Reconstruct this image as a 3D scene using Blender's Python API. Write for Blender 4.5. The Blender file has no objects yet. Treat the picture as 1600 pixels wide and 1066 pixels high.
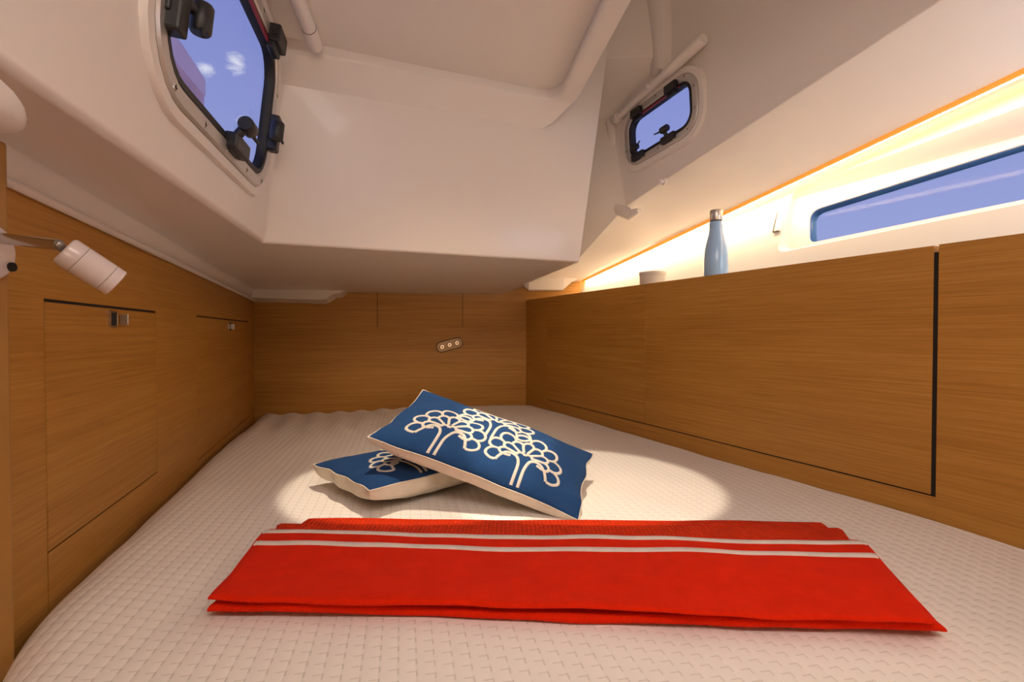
import bpy, bmesh, math, random
import numpy as np
from mathutils import Vector, Matrix, noise
from mathutils.geometry import tessellate_polygon

# ------------------------------------------------------------------ camera, sky, lamps, exposure
# origin = camera position, +Y forward along the cabin, +Z up, metres
SC = bpy.context.scene
COL = SC.collection
F = 800.0
TILT = math.atan(13 / 800.0)
cam = bpy.data.objects.new('camera', bpy.data.cameras.new('camera'))
COL.objects.link(cam)
cam.data.lens = 18.0
cam.data.sensor_width = 36.0
cam.data.clip_start = 0.02
cam.rotation_euler = (math.pi / 2 - TILT, 0, 0)
SC.camera = cam
SC.view_settings.view_transform = 'Standard'
SC.view_settings.look = 'None'
SC.view_settings.gamma = 1
SC.view_settings.use_curve_mapping = False
SC.view_settings.exposure = 0.0


def ray(u, v):
    cx = (u - 800) / F
    cy = (533 - v) / F
    y = math.cos(TILT) + math.sin(TILT) * cy
    z = -math.sin(TILT) + math.cos(TILT) * cy
    return Vector((cx / y, 1, z / y))


def at(u, v, Y):
    return ray(u, v) * Y


# sky -------------------------------------------------------------
world = bpy.data.worlds.new('sky')
SC.world = world
world.use_nodes = True
wn, wl = world.node_tree.nodes, world.node_tree.links
wn.clear()
wout = wn.new('ShaderNodeOutputWorld')
wbg = wn.new('ShaderNodeBackground')
wl.new(wbg.outputs[0], wout.inputs[0])
wtc = wn.new('ShaderNodeTexCoord')
wsep = wn.new('ShaderNodeSeparateXYZ')
wl.new(wtc.outputs['Generated'], wsep.inputs[0])
wr = wn.new('ShaderNodeValToRGB')
wr.color_ramp.elements[0].position = 0.0
wr.color_ramp.elements[0].color = (0.38, 0.44, 0.74, 1)
wr.color_ramp.elements[1].position = 0.6
wr.color_ramp.elements[1].color = (0.20, 0.245, 0.62, 1)
wl.new(wsep.outputs['Z'], wr.inputs[0])
wno = wn.new('ShaderNodeTexNoise')
wno.inputs['Scale'].default_value = 34
wno.inputs['Detail'].default_value = 6
wno.inputs['Roughness'].default_value = 0.72
wno.inputs['Distortion'].default_value = 0.8
wmap = wn.new('ShaderNodeMapping')
wmap.inputs['Scale'].default_value = (1, 1, 2.2)
wl.new(wtc.outputs['Generated'], wmap.inputs[0])
wl.new(wmap.outputs[0], wno.inputs['Vector'])
prev = None
for (u, v, r) in ((368, 98, .034), (322, 110, .030), (380, 190, .024), (700, -700, .12), (-900, 300, .15), (2600, 100, .14)):
    d = ray(u, v).normalized()
    dist = wn.new('ShaderNodeVectorMath')
    dist.operation = 'DISTANCE'
    dist.inputs[1].default_value = d
    wl.new(wtc.outputs['Generated'], dist.inputs[0])
    mr = wn.new('ShaderNodeMapRange')
    mr.inputs['From Min'].default_value = 0
    mr.inputs['From Max'].default_value = r
    mr.inputs['To Min'].default_value = 1
    mr.inputs['To Max'].default_value = 0
    wl.new(dist.outputs['Value'], mr.inputs['Value'])
    if prev is None:
        prev = mr.outputs[0]
    else:
        mx = wn.new('ShaderNodeMath')
        mx.operation = 'MAXIMUM'
        wl.new(prev, mx.inputs[0])
        wl.new(mr.outputs[0], mx.inputs[1])
        prev = mx.outputs[0]
wm = wn.new('ShaderNodeMath')
wm.operation = 'MULTIPLY'
wl.new(prev, wm.inputs[0])
wl.new(wno.outputs['Fac'], wm.inputs[1])
wcr = wn.new('ShaderNodeMapRange')
wcr.inputs['From Min'].default_value = 0.27
wcr.inputs['From Max'].default_value = 0.52
wl.new(wm.outputs[0], wcr.inputs['Value'])
wmix = wn.new('ShaderNodeMixRGB')
wl.new(wcr.outputs[0], wmix.inputs[0])
wl.new(wr.outputs[0], wmix.inputs[1])
wmix.inputs[2].default_value = (0.75, 0.78, 0.9, 1)
wl.new(wmix.outputs[0], wbg.inputs[0])
wbg.inputs[1].default_value = 1.0


def lamp(name, kind, loc, target, energy, color, **kw):
    d = bpy.data.lights.new(name, kind)
    d.energy = energy
    d.color = color
    for k, v in kw.items():
        setattr(d, k, v)
    o = bpy.data.objects.new(name, d)
    COL.objects.link(o)
    o.location = loc
    o.rotation_euler = (Vector(target) - Vector(loc)).to_track_quat('-Z', 'Y').to_euler()
    return o


WARM = (1.0, 0.67, 0.41)
# added warm fill light behind the camera, no fixture modelled
lamp('warm_fill', 'AREA', (0.30, -2.6, -0.12), (0.0, 1.5, 0.0), 16.5, WARM, shape='RECTANGLE', size=1.1, size_y=0.7)
# added fill panel under the ceiling, brightens the bed from above
lamp('overhead_fill', 'AREA', (0.15, -0.05, 0.71), (0.12, 0.42, -0.344), 8.6, (1.0, 0.87, 0.79), shape='RECTANGLE', size=0.75, size_y=0.45)
# skylight entering through the near half of the long hull window
lamp('hull_window_daylight', 'AREA', (1.085, 0.70, 0.34), (0.1, 1.45, 0.42), 1.0, (0.66, 0.78, 1.0), shape='RECTANGLE', size=0.36, size_y=0.14)
# the cabin's two ceiling downlights over the berth
SPOTS = ((-0.19, 0.97), (0.15, 0.97))
for (sx, sy) in SPOTS:
    lamp('downlight_beam', 'SPOT', (sx, sy, 0.722), (sx, sy + 0.185, -0.344), 30.0, (1.0, 0.83, 0.62),
         spot_size=math.radians(34), spot_blend=0.18, shadow_soft_size=0.012)

# added unseen spot nearer the entrance, brightens the back of the berth
lamp('aft_fill_beam', 'SPOT', (0.10, 0.20, 0.722), (-0.30, 2.05, -0.34), 42.0, (1.0, 0.74, 0.47),
     spot_size=math.radians(38), spot_blend=1.0, shadow_soft_size=0.14)

# ------------------------------------------------------------------ helpers
MATS = {}


def nt(name):
    m = bpy.data.materials.new(name)
    m.use_nodes = True
    n = m.node_tree.nodes
    return m, n, m.node_tree.links, n['Principled BSDF']


def simple(name, col, rough=0.5, metal=0.0, spec=0.5, bump=0.0, bscale=200, coat=0.0, vary=0.0):
    m, n, l, p = nt(name)
    p.inputs['Base Color'].default_value = (*col, 1)
    p.inputs['Roughness'].default_value = rough
    p.inputs['Metallic'].default_value = metal
    p.inputs['Specular IOR Level'].default_value = spec
    p.inputs['Coat Weight'].default_value = coat
    tc = n.new('ShaderNodeTexCoord')
    nz = n.new('ShaderNodeTexNoise')
    nz.inputs['Scale'].default_value = bscale
    nz.inputs['Detail'].default_value = 3
    l.new(tc.outputs['Object'], nz.inputs['Vector'])
    if bump:
        b = n.new('ShaderNodeBump')
        b.inputs['Strength'].default_value = bump
        b.inputs['Distance'].default_value = 0.001
        l.new(nz.outputs['Fac'], b.inputs['Height'])
        l.new(b.outputs[0], p.inputs['Normal'])
    if vary:
        mx = n.new('ShaderNodeMixRGB')
        mx.inputs[1].default_value = (*[c * (1 - vary) for c in col], 1)
        mx.inputs[2].default_value = (*[min(1, c * (1 + vary)) for c in col], 1)
        l.new(nz.outputs['Fac'], mx.inputs[0])
        l.new(mx.outputs[0], p.inputs['Base Color'])
    return m


def emit(name, col, strength):
    m, n, l, p = nt(name)
    p.inputs['Base Color'].default_value = (*col, 1)
    p.inputs['Emission Color'].default_value = (*col, 1)
    p.inputs['Emission Strength'].default_value = strength
    return m


def wood(name, dark, mid, light, off=0.0):
    """oak veneer, grain along the object's local X"""
    m, n, l, p = nt(name)
    tc = n.new('ShaderNodeTexCoord')
    mp = n.new('ShaderNodeMapping')
    mp.inputs['Location'].default_value = (off, off * 1.7, off * 0.6)
    mp.inputs['Scale'].default_value = (3.5, 60, 260)
    l.new(tc.outputs['Object'], mp.inputs[0])
    n1 = n.new('ShaderNodeTexNoise')
    n1.inputs['Scale'].default_value = 1.0
    n1.inputs['Detail'].default_value = 5
    n1.inputs['Roughness'].default_value = 0.6
    l.new(mp.outputs[0], n1.inputs['Vector'])
    mp2 = n.new('ShaderNodeMapping')
    mp2.inputs['Location'].default_value = (off * 2, off, off)
    mp2.inputs['Scale'].default_value = (1.0, 6, 12)
    l.new(tc.outputs['Object'], mp2.inputs[0])
    n2 = n.new('ShaderNodeTexNoise')
    n2.inputs['Scale'].default_value = 1.0
    n2.inputs['Detail'].default_value = 4
    l.new(mp2.outputs[0], n2.inputs['Vector'])
    mp3 = n.new('ShaderNodeMapping')
    mp3.inputs['Scale'].default_value = (14, 200, 700)
    l.new(tc.outputs['Object'], mp3.inputs[0])
    n3 = n.new('ShaderNodeTexNoise')
    n3.inputs['Scale'].default_value = 1.0
    n3.inputs['Detail'].default_value = 2
    l.new(mp3.outputs[0], n3.inputs['Vector'])
    a = n.new('ShaderNodeMath')
    a.operation = 'MULTIPLY_ADD'
    a.inputs[1].default_value = 0.5
    l.new(n1.outputs['Fac'], a.inputs[0])
    b2 = n.new('ShaderNodeMath')
    b2.operation = 'MULTIPLY'
    b2.inputs[1].default_value = 0.28
    l.new(n2.outputs['Fac'], b2.inputs[0])
    l.new(b2.outputs[0], a.inputs[2])
    a2 = n.new('ShaderNodeMath')
    a2.operation = 'MULTIPLY_ADD'
    a2.inputs[1].default_value = 0.22
    l.new(n3.outputs['Fac'], a2.inputs[0])
    l.new(a.outputs[0], a2.inputs[2])
    cr = n.new('ShaderNodeValToRGB')
    cr.color_ramp.elements[0].position = 0.36
    cr.color_ramp.elements[0].color = (*dark, 1)
    cr.color_ramp.elements[1].position = 0.64
    cr.color_ramp.elements[1].color = (*light, 1)
    e = cr.color_ramp.elements.new(0.5)
    e.color = (*mid, 1)
    l.new(a2.outputs[0], cr.inputs[0])
    l.new(cr.outputs[0], p.inputs['Base Color'])
    p.inputs['Roughness'].default_value = 0.48
    p.inputs['Specular IOR Level'].default_value = 0.35
    bp = n.new('ShaderNodeBump')
    bp.inputs['Strength'].default_value = 0.12
    bp.inputs['Distance'].default_value = 0.0008
    l.new(a2.outputs[0], bp.inputs['Height'])
    l.new(bp.outputs[0], p.inputs['Normal'])
    return m


M_LINER = simple('white_gelcoat', (0.80, 0.745, 0.70), 0.30, spec=0.5, coat=0.15)
M_CEIL = M_LINER
M_HULL = simple('white_hull_liner', (0.80, 0.77, 0.73), 0.42, spec=0.4)
M_PIPE = simple('white_plastic', (0.82, 0.77, 0.74), 0.42)
M_OAK = wood('oak_veneer', (0.33, 0.142, 0.019), (0.43, 0.202, 0.034), (0.52, 0.265, 0.054))
M_OAK2 = wood('oak_veneer_panel', (0.33, 0.142, 0.019), (0.43, 0.202, 0.034), (0.52, 0.265, 0.054), 3.3)
M_OAK3 = wood('oak_veneer_flap', (0.33, 0.142, 0.019), (0.43, 0.202, 0.034), (0.52, 0.265, 0.054), 7.1)
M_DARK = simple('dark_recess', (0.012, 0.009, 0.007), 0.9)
M_BLACK = simple('black_nylon', (0.012, 0.012, 0.014), 0.42, bump=0.15, bscale=900)
M_RUBBER = simple('black_rubber_seal', (0.009, 0.009, 0.011), 0.5)
M_ALU = simple('anodised_aluminium', (0.62, 0.60, 0.58), 0.38, metal=0.75)
M_CHROME = simple('chrome', (0.62, 0.60, 0.58), 0.22, metal=1.0)
M_STEEL = simple('brushed_steel', (0.62, 0.58, 0.52), 0.32, metal=1.0)
M_DULL = simple('dull_steel', (0.30, 0.27, 0.25), 0.35, metal=0.8)
M_BUTTON = simple('satin_chrome', (0.5, 0.42, 0.33), 0.3, metal=1.0)
M_BRONZE = simple('bronze_plate', (0.16, 0.10, 0.055), 0.3, metal=0.6)
M_RED = simple('red_strip', (0.30, 0.012, 0.02), 0.4)
M_WHITEPAINT = simple('white_lamp_enamel', (0.66, 0.57, 0.56), 0.28, coat=0.3)
M_GREY = simple('grey_groove', (0.30, 0.26, 0.24), 0.6)
M_BOTTLE = simple('blue_bottle_enamel', (0.34, 0.55, 0.84), 0.22, coat=0.5)
M_CUP = simple('cream_ceramic', (0.72, 0.66, 0.58), 0.4)
M_FLOOR = wood('dark_floor', (0.10, 0.045, 0.015), (0.14, 0.065, 0.02), (0.18, 0.085, 0.03), 1.2)
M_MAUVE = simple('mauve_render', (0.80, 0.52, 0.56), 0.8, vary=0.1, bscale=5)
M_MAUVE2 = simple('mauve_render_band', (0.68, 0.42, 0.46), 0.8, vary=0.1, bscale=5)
M_ORANGE = emit('orange_led_diffuser', (0.9, 0.36, 0.05), 0.55)
M_LED = emit('led_tape', (1.0, 0.78, 0.52), 52.0)
M_LENS = emit('lamp_lens', (1.0, 0.82, 0.58), 6.0)

# glass: thin pane, partly mirror
m, n_, l_, p_ = nt('portlight_glass')
tr = n_.new('ShaderNodeBsdfTransparent')
tr.inputs[0].default_value = (0.93, 0.93, 0.97, 1)
gl = n_.new('ShaderNodeBsdfGlossy')
gl.inputs['Roughness'].default_value = 0.02
geo = n_.new('ShaderNodeNewGeometry')
dt = n_.new('ShaderNodeVectorMath')
dt.operation = 'DOT_PRODUCT'
l_.new(geo.outputs['Normal'], dt.inputs[0])
l_.new(geo.outputs['Incoming'], dt.inputs[1])


def gm(op, a, b=None):
    q = n_.new('ShaderNodeMath')
    q.operation = op
    l_.new(a, q.inputs[0])
    if b is not None:
        q.inputs[1].default_value = b
    return q.outputs[0]


inv = gm('ABSOLUTE', dt.outputs['Value'])
inv = gm('SUBTRACT', gm('MULTIPLY', inv, -1.0), -1.0)
fr = n_.new('ShaderNodeMath')
fr.operation = 'MULTIPLY_ADD'
l_.new(gm('POWER', inv, 5.0), fr.inputs[0])
fr.inputs[1].default_value = 0.25
fr.inputs[2].default_value = 0.004
mxs = n_.new('ShaderNodeMixShader')
l_.new(fr.outputs[0], mxs.inputs[0])
l_.new(tr.outputs[0], mxs.inputs[1])
l_.new(gl.outputs[0], mxs.inputs[2])
l_.new(mxs.outputs[0], n_['Material Output'].inputs[0])
M_GLASS = m
m, n_, l_, p_ = nt('acrylic_edge')
p_.inputs['Base Color'].default_value = (0.05, 0.14, 0.36, 1)
p_.inputs['Roughness'].default_value = 0.15
M_ACRY = m


def fabric(name, col, rough, freq, strength, col2=None):
    m, n, l, p = nt(name)
    tc = n.new('ShaderNodeTexCoord')
    sp = n.new('ShaderNodeSeparateXYZ')
    l.new(tc.outputs['Object'], sp.inputs[0])
    hs = []
    for k in ('X', 'Y'):
        a = n.new('ShaderNodeMath')
        a.operation = 'MULTIPLY'
        a.inputs[1].default_value = freq
        l.new(sp.outputs[k], a.inputs[0])
        s = n.new('ShaderNodeMath')
        s.operation = 'SINE'
        l.new(a.outputs[0], s.inputs[0])
        hs.append(s)
    ad = n.new('ShaderNodeMath')
    ad.operation = 'MULTIPLY_ADD'
    ad.inputs[1].default_value = 1
    l.new(hs[0].outputs[0], ad.inputs[0])
    l.new(hs[1].outputs[0], ad.inputs[2])
    b = n.new('ShaderNodeBump')
    b.inputs['Strength'].default_value = strength
    b.inputs['Distance'].default_value = 0.0012
    l.new(ad.outputs[0], b.inputs['Height'])
    l.new(b.outputs[0], p.inputs['Normal'])
    nz = n.new('ShaderNodeTexNoise')
    nz.inputs['Scale'].default_value = 30
    nz.inputs['Detail'].default_value = 6
    l.new(tc.outputs['Object'], nz.inputs['Vector'])
    mx = n.new('ShaderNodeMixRGB')
    mx.inputs[1].default_value = (*[c * 0.82 for c in col], 1)
    mx.inputs[2].default_value = (*(col2 or [min(1, c * 1.15) for c in col]), 1)
    l.new(nz.outputs['Fac'], mx.inputs[0])
    l.new(mx.outputs[0], p.inputs['Base Color'])
    p.inputs['Roughness'].default_value = rough
    p.inputs['Specular IOR Level'].default_value = 0.06
    p.inputs['Sheen Weight'].default_value = 0.03
    return m


M_BLUE = fabric('navy_linen', (0.016, 0.056, 0.165), 0.85, 2600, 0.25)
M_CREAM = fabric('cream_linen', (0.72, 0.66, 0.56), 0.9, 2600, 0.2)
M_MOTIF = fabric('cream_applique', (0.66, 0.61, 0.54), 0.9, 3000, 0.2)
M_TOWEL = fabric('red_towel_cotton', (0.72, 0.020, 0.002), 0.9, 2400, 0.2)
M_WAFFLE = fabric('red_waffle_cotton', (0.78, 0.040, 0.003), 0.9, 900, 0.8)
M_STRIPE = fabric('white_woven_stripe', (0.78, 0.70, 0.66), 0.9, 2600, 0.2)


def quilt():
    m, n, l, p = nt('white_basket_weave_quilt')
    tc = n.new('ShaderNodeTexCoord')
    mp = n.new('ShaderNodeMapping')
    mp.inputs['Rotation'].default_value = (0, 0, math.radians(-12))
    mp.inputs['Scale'].default_value = (1 / 0.0185, 1 / 0.0185, 1)
    l.new(tc.outputs['Object'], mp.inputs[0])
    sp = n.new('ShaderNodeSeparateXYZ')
    l.new(mp.outputs[0], sp.inputs[0])

    def op(o, a, b=None, c=None):
        q = n.new('ShaderNodeMath')
        q.operation = o
        for i, x in enumerate((a, b, c)):
            if x is None:
                continue
            if isinstance(x, (int, float)):
                q.inputs[i].default_value = x
            else:
                l.new(x, q.inputs[i])
        return q.outputs[0]
    X, Y = sp.outputs['X'], sp.outputs['Y']
    fx = op('FRACT', X)
    Y2 = op('ADD', Y, op('MULTIPLY', op('FLOOR', X), 0.36))
    fy = op('FRACT', Y2)
    sx = op('SINE', op('MULTIPLY', fx, math.pi))
    sy = op('SINE', op('MULTIPLY', fy, math.pi))
    puff = op('POWER', op('MULTIPLY', sx, op('MULTIPLY_ADD', sy, 0.35, 0.65)), 0.7)
    # L-shaped creases in a corner of every cell, their shade painted darker
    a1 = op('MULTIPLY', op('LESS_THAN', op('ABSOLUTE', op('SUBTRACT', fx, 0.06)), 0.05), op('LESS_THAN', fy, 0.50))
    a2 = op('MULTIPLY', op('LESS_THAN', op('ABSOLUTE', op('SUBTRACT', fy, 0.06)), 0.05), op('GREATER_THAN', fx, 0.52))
    crease_mask = op('MAXIMUM', a1, a2)
    h = op('SUBTRACT', puff, op('MULTIPLY', crease_mask, 0.7))
    b = n.new('ShaderNodeBump')
    b.inputs['Strength'].default_value = 0.30
    b.inputs['Distance'].default_value = 0.0035
    l.new(h, b.inputs['Height'])
    l.new(b.outputs[0], p.inputs['Normal'])
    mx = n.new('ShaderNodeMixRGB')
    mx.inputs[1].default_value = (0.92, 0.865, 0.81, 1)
    mx.inputs[2].default_value = (0.72, 0.66, 0.61, 1)  # shade of the creases, mixed into the base colour
    l.new(op('MULTIPLY', crease_mask, 0.8), mx.inputs[0])
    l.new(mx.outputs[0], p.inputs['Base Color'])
    p.inputs['Roughness'].default_value = 0.85
    p.inputs['Specular IOR Level'].default_value = 0.2
    return m


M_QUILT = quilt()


def tag(o, label=None, cat=None, group=None, kind=None):
    if label:
        o['label'] = label
    if cat:
        o['category'] = cat
    if group:
        o['group'] = group
    if kind:
        o['kind'] = kind
    return o


def link(name, me, mats, parent=None, mw=None, smooth=False):
    if not isinstance(mats, (list, tuple)):
        mats = [mats]
    for m in mats:
        me.materials.append(m)
    o = bpy.data.objects.new(name, me)
    COL.objects.link(o)
    if smooth:
        me.shade_smooth()
    if parent is not None:
        o.parent = parent
        if mw is not None:
            o.matrix_local = mw
    elif mw is not None:
        o.matrix_world = mw
    return o


def obj(name, bm, mats, parent=None, mw=None, smooth=False, sharp=None):
    me = bpy.data.meshes.new(name)
    bmesh.ops.recalc_face_normals(bm, faces=bm.faces)
    bm.to_mesh(me)
    bm.free()
    o = link(name, me, mats, parent, mw, smooth)
    if smooth and sharp:
        me.set_sharp_from_angle(angle=math.radians(sharp))
    return o


def empty(name, mw=None, parent=None):
    o = bpy.data.objects.new(name, None)
    o.empty_display_size = 0.05
    COL.objects.link(o)
    if parent:
        o.parent = parent
    if mw is not None:
        o.matrix_world = mw
    return o


def box(bm, x0, x1, y0, y1, z0, z1, bev=0.0, seg=2, mat=0):
    r = bmesh.ops.create_cube(bm, size=1)
    vs = r['verts']
    for v in vs:
        v.co = Vector(((x0 + x1) / 2 + v.co.x * (x1 - x0), (y0 + y1) / 2 + v.co.y * (y1 - y0), (z0 + z1) / 2 + v.co.z * (z1 - z0)))
    fs = set(f for v in vs for f in v.link_faces)
    for f in fs:
        f.material_index = mat
    if bev:
        es = list({e for v in vs for e in v.link_edges})
        bmesh.ops.bevel(bm, geom=es, offset=bev, segments=seg, affect='EDGES', profile=0.5)
    return vs


def cyl(bm, p0, p1, r0, r1=None, n=20, caps=True, prof=None):
    """round bar from p0 to p1; prof = [(t, r)] overrides radii"""
    p0, p1 = Vector(p0), Vector(p1)
    d = p1 - p0
    q = d.to_track_quat('Z', 'Y').to_matrix()
    if prof is None:
        prof = [(0, r0), (1, r0 if r1 is None else r1)]
    rings = []
    for t, r in prof:
        c = p0 + d * t
        rings.append([bm.verts.new(c + q @ Vector((r * math.cos(2 * math.pi * k / n), r * math.sin(2 * math.pi * k / n), 0))) for k in range(n)])
    for a, b in zip(rings, rings[1:]):
        for k in range(n):
            bm.faces.new((a[k], a[(k + 1) % n], b[(k + 1) % n], b[k]))
    if caps:
        bm.faces.new(rings[0][::-1])
        bm.faces.new(rings[-1])


def lathe(prof, n=40):
    bm = bmesh.new()
    cyl(bm, (0, 0, 0), (0, 0, 1), 0, n=n, prof=[(z, r) for r, z in prof])
    return bm


def rrect(w, h, r, n=6, cx=0, cy=0):
    pts = []
    for (sx, sy, a0) in ((1, -1, -90), (1, 1, 0), (-1, 1, 90), (-1, -1, 180)):
        for k in range(n + 1):
            a = math.radians(a0 + 90 * k / n)
            pts.append((cx + sx * (w / 2 - r) + r * math.cos(a), cy + sy * (h / 2 - r) + r * math.sin(a)))
    return pts


def roundpoly(corners, rs, n=6):
    """rounded convex polygon through corners (2D)"""
    pts = []
    N = len(corners)
    for i in range(N):
        p = Vector(corners[i])
        a = (Vector(corners[i - 1]) - p).normalized()
        b = (Vector(corners[(i + 1) % N]) - p).normalized()
        r = rs[i] if isinstance(rs, (list, tuple)) else rs
        s, e = p + a * r, p + b * r
        for k in range(n + 1):
            t = k / n
            q = s * (1 - t) ** 2 + p * 2 * t * (1 - t) + e * t * t
            pts.append((q.x, q.y))
    return pts


def bridge(bm, la, lb, mat=0):
    N = len(la)
    for k in range(N):
        f = bm.faces.new((la[k], la[(k + 1) % N], lb[(k + 1) % N], lb[k]))
        f.material_index = mat


def loop(bm, pts, z):
    return [bm.verts.new((x, y, z)) for x, y in pts]


def ring(bm, outer, inner, z0, z1, ch=0.0):
    """solid flat ring between two outlines with equal point counts, chamfered top"""
    o0, o1, i1, i0 = loop(bm, outer, z0), loop(bm, outer, z1 - ch), loop(bm, inner, z1 - ch), loop(bm, inner, z0)
    if ch:
        def mixp(A, B, d):
            return [(a[0] + (b[0] - a[0]) * d, a[1] + (b[1] - a[1]) * d) for a, b in zip(A, B)]
        t0, t1 = loop(bm, mixp(outer, inner, .15), z1), loop(bm, mixp(inner, outer, .15), z1)
        bridge(bm, o0, o1); bridge(bm, o1, t0); bridge(bm, t0, t1); bridge(bm, t1, i1); bridge(bm, i1, i0)
    else:
        bridge(bm, o0, o1); bridge(bm, o1, i1); bridge(bm, i1, i0)
    bridge(bm, i0, o0)


def frame(o, d):
    """local x = d (horizontal), z = up, y = z cross d"""
    d = Vector((d[0], d[1], 0)).normalized()
    y = Vector((-d.y, d.x, 0))
    mw = Matrix.Identity(4)
    mw.col[0][:3] = d
    mw.col[1][:3] = y
    mw.col[2][:3] = (0, 0, 1)
    mw.col[3][:3] = o
    return mw


def basis(o, x, y, z):
    mw = Matrix.Identity(4)
    mw.col[0][:3] = Vector(x).normalized()
    mw.col[1][:3] = Vector(y).normalized()
    mw.col[2][:3] = Vector(z).normalized()
    mw.col[3][:3] = o
    return mw


# ------------------------------------------------------------------ the room shell
ZF = -0.95
bm = bmesh.new()
box(bm, -1.45, 1.75, -3.1, 2.75, ZF - 0.05, ZF)
tag(obj('floor', bm, M_FLOOR), kind='structure')
bm = bmesh.new()
box(bm, -0.75, 1.75, -3.05, -3.0, ZF, 1.2)
tag(obj('wall_front', bm, M_LINER), kind='structure')

KL = math.hypot(0.325, 1)          # left wall: X = -.412 - .325 Y
MW_L = frame((-0.412, 0, 0), (-0.325, 1))


def sL(Y):
    return Y * KL


# left wall: boards around the two locker openings; local y points out of the room
D1 = (0.737, 1.171, -0.305, 0.047)
D2 = (1.489, 2.285, -0.356, 0.048)
WT = 0.018
bm = bmesh.new()
s0, s1, zb, zt = 0.60, 2.47, -0.60, 0.21
g = 0.0012
box(bm, s0, D1[0] - g, 0, WT, zb, zt)
box(bm, D1[0] + g, D1[1], 0, WT, zb, D1[2])
box(bm, D1[1], D2[0], 0, WT, zb, zt)
box(bm, D1[0] - g, D1[1], 0, WT, D1[3], zt)
box(bm, D2[0], D2[1], 0, WT, zb, D2[2])
box(bm, D2[0], D2[1], 0, WT, D2[3], zt)
box(bm, D2[1], s1, 0, WT, zb, zt)
tag(obj('wall_left', bm, M_OAK, mw=MW_L), kind='structure')
bm = bmesh.new()
box(bm, s0, s1, WT + 0.014, WT + 0.022, zb, zt)
tag(obj('trim_1', bm, M_DARK, mw=MW_L), kind='structure')

# bulkhead post at the near left edge
bm = bmesh.new()
box(bm, -0.70, -0.570, -3.0, 0.583, ZF, 0.215, bev=0.004)
tag(obj('wall_near_left', bm, simple('oak_post', (0.36, 0.175, 0.034), 0.5, vary=0.15, bscale=25)), kind='structure')
bm = bmesh.new()
box(bm, -1.40, -0.60, 0.55, 0.585, ZF, 0.2)
tag(obj('wall_near_left_return', bm, M_OAK), kind='structure')


def latch(parent, s, z, mw, tabx):
    bmx = bmesh.new()
    ring(bmx, rrect(0.030, 0.030, 0.004, 3, s, z), rrect(0.023, 0.023, 0.003, 3, s, z), -0.002, 0.0035)
    for v in bmx.verts:
        v.co = Vector((v.co.x, -v.co.z, v.co.y))
    lt = obj('latch', bmx, M_CHROME, parent)
    tag(lt, 'small square chrome push latch with a dark recess')
    bmx = bmesh.new()
    box(bmx, s - 0.0115, s + 0.0115, -0.0012, 0.002, z - 0.0115, z + 0.0115)
    obj('recess', bmx, M_DARK, lt)
    bmx = bmesh.new()
    box(bmx, s + tabx, s + tabx + 0.005, -0.015, -0.001, z - 0.010, z + 0.010, bev=0.0015)
    obj('knob', bmx, M_STEEL, lt)
    return lt


def locker_door(rect, label, gaps, mat, latch_at, tabx):
    a, b, c, d = rect
    root = empty('side_locker', MW_L)
    tag(root, label, 'locker', 'oak lockers in the left side')
    bmx = bmesh.new()
    box(bmx, a + gaps[0], b - gaps[1], 0.0, WT, c + gaps[2], d - gaps[3], bev=0.0008, seg=1)
    obj('door', bmx, mat, root)
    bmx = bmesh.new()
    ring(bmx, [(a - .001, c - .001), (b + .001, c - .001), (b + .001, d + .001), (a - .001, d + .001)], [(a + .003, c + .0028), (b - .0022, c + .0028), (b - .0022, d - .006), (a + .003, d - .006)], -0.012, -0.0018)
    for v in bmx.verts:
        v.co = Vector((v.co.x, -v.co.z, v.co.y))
    obj('door_gap_shade', bmx, M_DARK, root)  # dark strip set into the door gap, stands in for its shade
    latch(root, latch_at[0], latch_at[1], MW_L, tabx)
    return root


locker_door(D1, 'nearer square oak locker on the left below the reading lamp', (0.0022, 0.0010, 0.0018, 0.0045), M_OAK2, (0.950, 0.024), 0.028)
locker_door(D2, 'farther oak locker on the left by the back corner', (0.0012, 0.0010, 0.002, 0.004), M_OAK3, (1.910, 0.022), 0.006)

# back wall: Y = 2.469 + .149 X
MW_B = frame((0, 2.469, 0), (1, 0.149))
KB = math.hypot(1, 0.149)
bm = bmesh.new()
sa, sb_ = -0.624 * KB, -0.234 * KB
za, zt2 = 0.026, 0.62
box(bm, -1.35, 0.62, 0, 0.02, -0.62, za)
box(bm, -1.35, sa - 0.0011, 0, 0.02, za, zt2)
box(bm, sa + 0.0011, sb_ - 0.0011, 0, 0.02, za, zt2)
box(bm, sb_ + 0.0011, 0.62, 0, 0.02, za, zt2)
box(bm, -1.35, 0.62, 0.021, 0.03, -0.62, zt2, mat=1)
tag(obj('wall_back', bm, [M_OAK2, M_DARK], mw=MW_B), kind='structure')

# right side: parapet with the flaps.  X = 1.19 - .4525 Y ; local x runs from far to near
KR = math.hypot(0.4525, 1)
MW_R = frame((1.19, 0, 0), (0.4525, -1))


def sR(Y):
    return -Y * KR


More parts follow.
